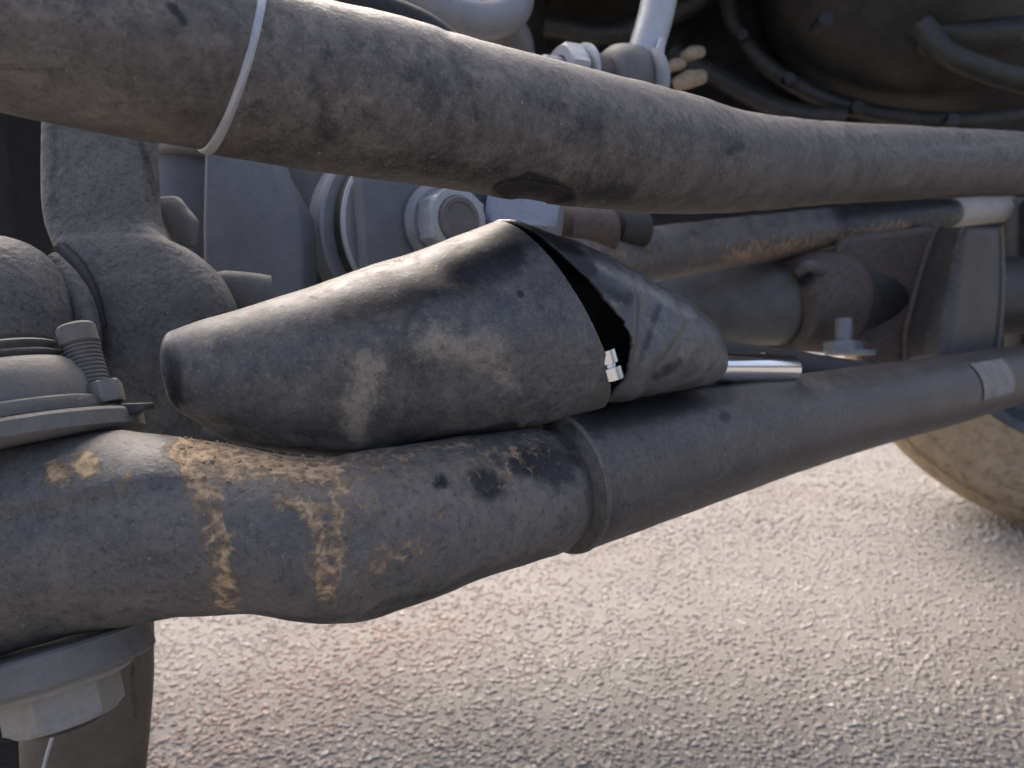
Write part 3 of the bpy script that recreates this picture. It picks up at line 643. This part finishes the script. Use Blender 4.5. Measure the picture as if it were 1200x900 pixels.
t = thing('axle_gusset', P(1030, 420, .62), 'dark brown steel gusset between axle clamp and curved guard', 'gusset')
plate('web', [(975, 290), (990, 275), (1098, 262), (1082, 330), (1062, 430), (1010, 430), (1003, 385), (985, 345)], .585, .03, m_rust, t, bev=.006, skew=(.01, 0))
plate('rib', [(1070, 262), (1100, 262), (1075, 340), (1062, 430), (1042, 430), (1052, 350)], .60, .03, m_dark, t, bev=.004)
t = thing('curved_guard', P(1120, 420, .57), 'curved dark grey sheet guard with pale rolled edge', 'guard')
V = []; Fc = []; nu, nv = 24, 16
for j in range(nv+1):
    f = j/nv; y = 266-8*0+159*f
    xl = 1098-38*min(1, f*1.3)**.8 + 2; xr = 1172+3*math.sin(f*math.pi) - 6*f*f
    for i in range(nu+1):
        g = i/nu; V.append(P(xl+(xr-xl)*g, y, .57-.03*math.sin(g*math.pi)+.02*math.cos(g*5+1.2)))
Fc = [(j*(nu+1)+i, j*(nu+1)+i+1, (j+1)*(nu+1)+i+1, (j+1)*(nu+1)+i) for j in range(nv) for i in range(nu)]
ps = solid(mesh_obj('sheet', V, Fc, m_guard, t), .003)
tube('rolled_edge', [V[j*(nu+1)+nu] for j in range(0, nv+1, 2)], .0022, m_boot, ps, m=12, per=4)
tube('left_edge', [V[j*(nu+1)] for j in range(0, nv+1, 2)], .0026, m_rust, ps, m=12, per=4)
t = thing('wiring_conduit', P(1190, 420, .8), 'dark grey conduit hanging beyond the curved guard', 'conduit')
tube('pipe', [P(1188, 235, .82), P(1190, 300, .82), P(1189, 350, .82), P(1192, 440, .82)], .010, m_axle, t, m=20)
tube('loom', [P(1215, 235, .80), P(1212, 300, .80), P(1222, 440, .80)], .012, m_dark, t, m=20)

# ------------------------------------------------------------------ above the upper rod
t = thing('sway_bar', P(560, 40, .5), 'pale grey sway bar curling in a loop above the upper rod', 'sway bar')
tube('bar', [P(420, -40, .46), P(470, -14, .47), P(520, 14, .48), P(570, 24, .49), P(602, 8, .50), P(598, -30, .52), P(560, -70, .54)], .0115, m_sway, t, m=36, per=14)
tube('loop_end', [P(500, -8, .56), P(560, 22, .57), P(600, 40, .58), P(608, 70, .59)], .012, m_axle, t, m=28)
t = thing('brake_hose', P(450, 30, .4), 'dark rubber hose running just above the upper rod', 'hose')
tube('hose', [P(360, -30, .36), P(410, -2, .365), P(455, 14, .37), P(500, 34, .375), P(535, 62, .38)], .0070, m_blk, t, m=24)

t = thing('sway_bar_link', P(740, 110, .42), 'pale zinc sway bar link rod with round bushing and bolt', 'link rod')
ax_l = unit(P(775, 92, .435)-P(640, 72, .40))
pr = tube('rod', [P(778, -30, .435), P(768, 20, .433), P(757, 58, .431), P(752, 84, .43)], .0095, m_zincw, t, m=28)
tube('weld_rib', [P(776, 46, .421), P(770, 72, .421)], .0030, m_zincw, pr, m=12, radii=[.0018, .0034])
lathe('bushing', P(706, 94, .425), ax_l, [(0, .010), (.001, .0145), (.006, .0185), (.010, .0195), (.018, .0200), (.0195, .0182), (.0210, .0178), (.0218, .0155), (.0218, .008)], m_axle, t, m=56, sharp=45)
lathe('end_cap', P(752, 101, .4275), ax_l, [(0, .0165), (.001, .0195), (.003, .0195), (.0036, .017)], m_zinc, t, m=48)
lathe('washer', P(680, 88, .42), ax_l, [(0, .0145), (.0004, .0158), (.0020, .0158), (.0026, .0150)], m_zincw, t, m=48)
lathe('spacer', P(688, 90, .421), ax_l, [(0, .0125), (.009, .0120)], m_rust, t, m=40)
hexnut('nut', P(655, 84, .414), ax_l, .0145, .0115, m_zincw, t, rot=.4)
lathe('bolt_end', P(634, 82, .409), ax_l, [(0, .006), (.001, .0075), (.012, .0075)], m_zinc, t, m=32)

t = thing('differential_housing', P(1080, 150, .8), 'large dark olive-grey differential housing bulging over the upper rod', 'differential')
V = []; Fc = []; nu, nv = 48, 30
for j in range(nv+1):
    a = math.pi*j/nv
    for i in range(nu):
        h = 2*math.pi*i/nu
        V.append(P(1120, -20, .80)+ CX*.19*math.sin(a)*math.cos(h) + CU*(.135*math.sin(a)*math.sin(h)) - CF*(.13*math.cos(a)))
Fc = [(j*nu+i, j*nu+(i+1) % nu, (j+1)*nu+(i+1) % nu, (j+1)*nu+i) for j in range(nv) for i in range(nu)]
mesh_obj('bulge', V, Fc, m_diff, t)
fl = [P(1120-268*math.cos(a), -10+152*math.sin(a)+0.02*(math.cos(a)*100), .76+.05*math.cos(a)) for a in np.linspace(0.0, math.pi, 17)]
tube('flange', fl, .0085, m_diff, t, m=18, per=6)
for k, a in enumerate((0.35, 0.75, 1.12, 1.55, 2.1, 2.6)):
    q = P(1120-268*math.cos(a), -10+152*math.sin(a), .745+.05*math.cos(a))
    hexnut('cover_bolt', q+CF*.004, -CF, .0065, .009, m_diff, t, rot=k*.3, hole=.1)
loft('lower_web', [(985, 118, 985, 175, .83, .5), (1100, 128, 1100, 190, .83, .5), (1260, 120, 1260, 195, .83, .5)], m_diff, t, n=20, m=30)
lathe('drain_plug', P(958, 34, .70), -CF, [(0, .007), (.02, .007), (.021, .006)], m_blk, t, m=20)
t = thing('axle_bracing', P(860, 150, .95), 'dark curved axle bracing left of the differential housing', 'brace')
V = []; Fc = []; nu, nv = 30, 14
for j in range(nv+1):
    for i in range(nu+1):
        f, g = i/nu, j/nv
        V.append(P(640+330*f, -40+195*g, .92-.05*math.sin(f*3.1)-.05*g*g+.015*math.sin(f*14)))
Fc = [(j*(nu+1)+i, j*(nu+1)+i+1, (j+1)*(nu+1)+i+1, (j+1)*(nu+1)+i) for j in range(nv) for i in range(nu)]
solid(mesh_obj('skin', V, Fc, m_diff, t), .01)
tube('rib', [P(790, 60, .82), P(850, 95, .80), P(920, 130, .78), P(990, 138, .77)], .010, m_diff, t, m=16)
tube('upper_rib', [P(640, 30, .84), P(720, 40, .83), P(800, 10, .83), P(860, -30, .83)], .012, m_diff, t, m=16)
plate('frame_step', [(1090, 22), (1215, 10), (1215, 46), (1120, 54)], .64, .05, m_diff, t, bev=.012)
tube('step_rib', [P(1080, 30, .62), P(1110, 62, .61), P(1160, 84, .60), P(1215, 98, .60)], .009, m_diff, t, m=16)
for k, (x0, y0, x1, y1, r_) in enumerate(((800, 68, 822, 61, .0062), (783, 80, 800, 76, .0058), (790, 100, 824, 90, .0078))):
    q = thing('cable_clip', P(x0, y0, .70), ['short tan clip, topmost of the cluster beside the link rod', 'small tan clip touching the link rod bushing', 'longest tan clip, lowest of the cluster beside the link rod'][k], 'clip', 'tan clips beside the link rod')
    tube('strap', [P(x0, y0, .70), P((x0+x1)/2, (y0+y1)/2-2, .695), P(x1, y1, .70)], r_, m_tan, q, m=14, radii=[r_*.7, r_, r_*.75])

# ------------------------------------------------------------------ far wheel
W0 = P(1300, 292, 1.30); W0[2] = .405
t = thing('wheel', (W0[0], W0[1], 0), 'mud-brown tyre on a bluish wheel standing on the road', 'wheel')
wa = unit(np.array([-0.45, -0.9, 0.0]))
prof = [(-.115, .265), (-.128, .28), (-.140, .335), (-.143, .36), (-.135, .385), (-.115, .40), (-.06, .406), (0, .407), (.06, .406), (.098, .402), (.102, .394), (.108, .394), (.112, .401), (.124, .396), (.135, .385), (.1375, .380), (.1345, .377), (.1390, .372), (.1430, .36), (.1425, .352), (.1395, .349), (.1415, .343), (.1400, .330), (.1365, .312), (.1330, .309), (.1335, .302), (.128, .285), (.115, .265), (.108, .252)]
lathe('tyre', W0, wa, prof, m_tyre, t, m=120, sharp=50, closed=False)
prof = [(.112, .266), (.118, .261), (.110, .250), (.03, .242), (.0, .19), (.01, .08), (.012, .0001)]
lathe('rim', W0, wa, prof, m_rim, t, m=90, sharp=40, closed=False)
# ------------------------------------------------------------------ below the rod at the left
t = thing('lower_housing', P(110, 960, .30), 'brown muddy rounded housing hanging below the flanged nut', 'housing')
loft('shell', [(20, 650, 178, 650, .30, .8), (24, 740, 177, 740, .30, .8), (28, 820, 174, 820, .30, .8), (30, 880, 169, 880, .30, .8), (34, 960, 158, 960, .30, .8), (50, 1030, 140, 1030, .30, .8)], m_brown, t, n=60, m=80, lump=.0008, lump_scale=30,
     stain_shades=[(1, [(155, 780), (158, 840)], 3, .6), (2, [(170, 740), (165, 880)], 6, .5)])
t = thing('wire', P(55, 900, .26), 'thin pale wire hanging below the flanged nut', 'wire')
tube('strand', [P(68, 838, .262), P(62, 862, .262), P(55, 885, .263), P(44, 930, .264)], .0006, m_zincw, t, m=10)
t = thing('shock_absorber', P(20, 960, .30), 'black cylinder standing left of the brown housing', 'shock absorber')
loft('body', [(-70, 700, 60, 700, .36, 1), (-66, 840, 56, 840, .36, 1), (-70, 920, 50, 920, .36, 1), (-74, 1000, 46, 1000, .36, 1)], m_blk, t, n=20, m=50)
loft('band', [(-70, 842, 58, 842, .3585, 1), (-71, 850, 57, 850, .3585, 1)], m_dark, t, n=6, m=50)
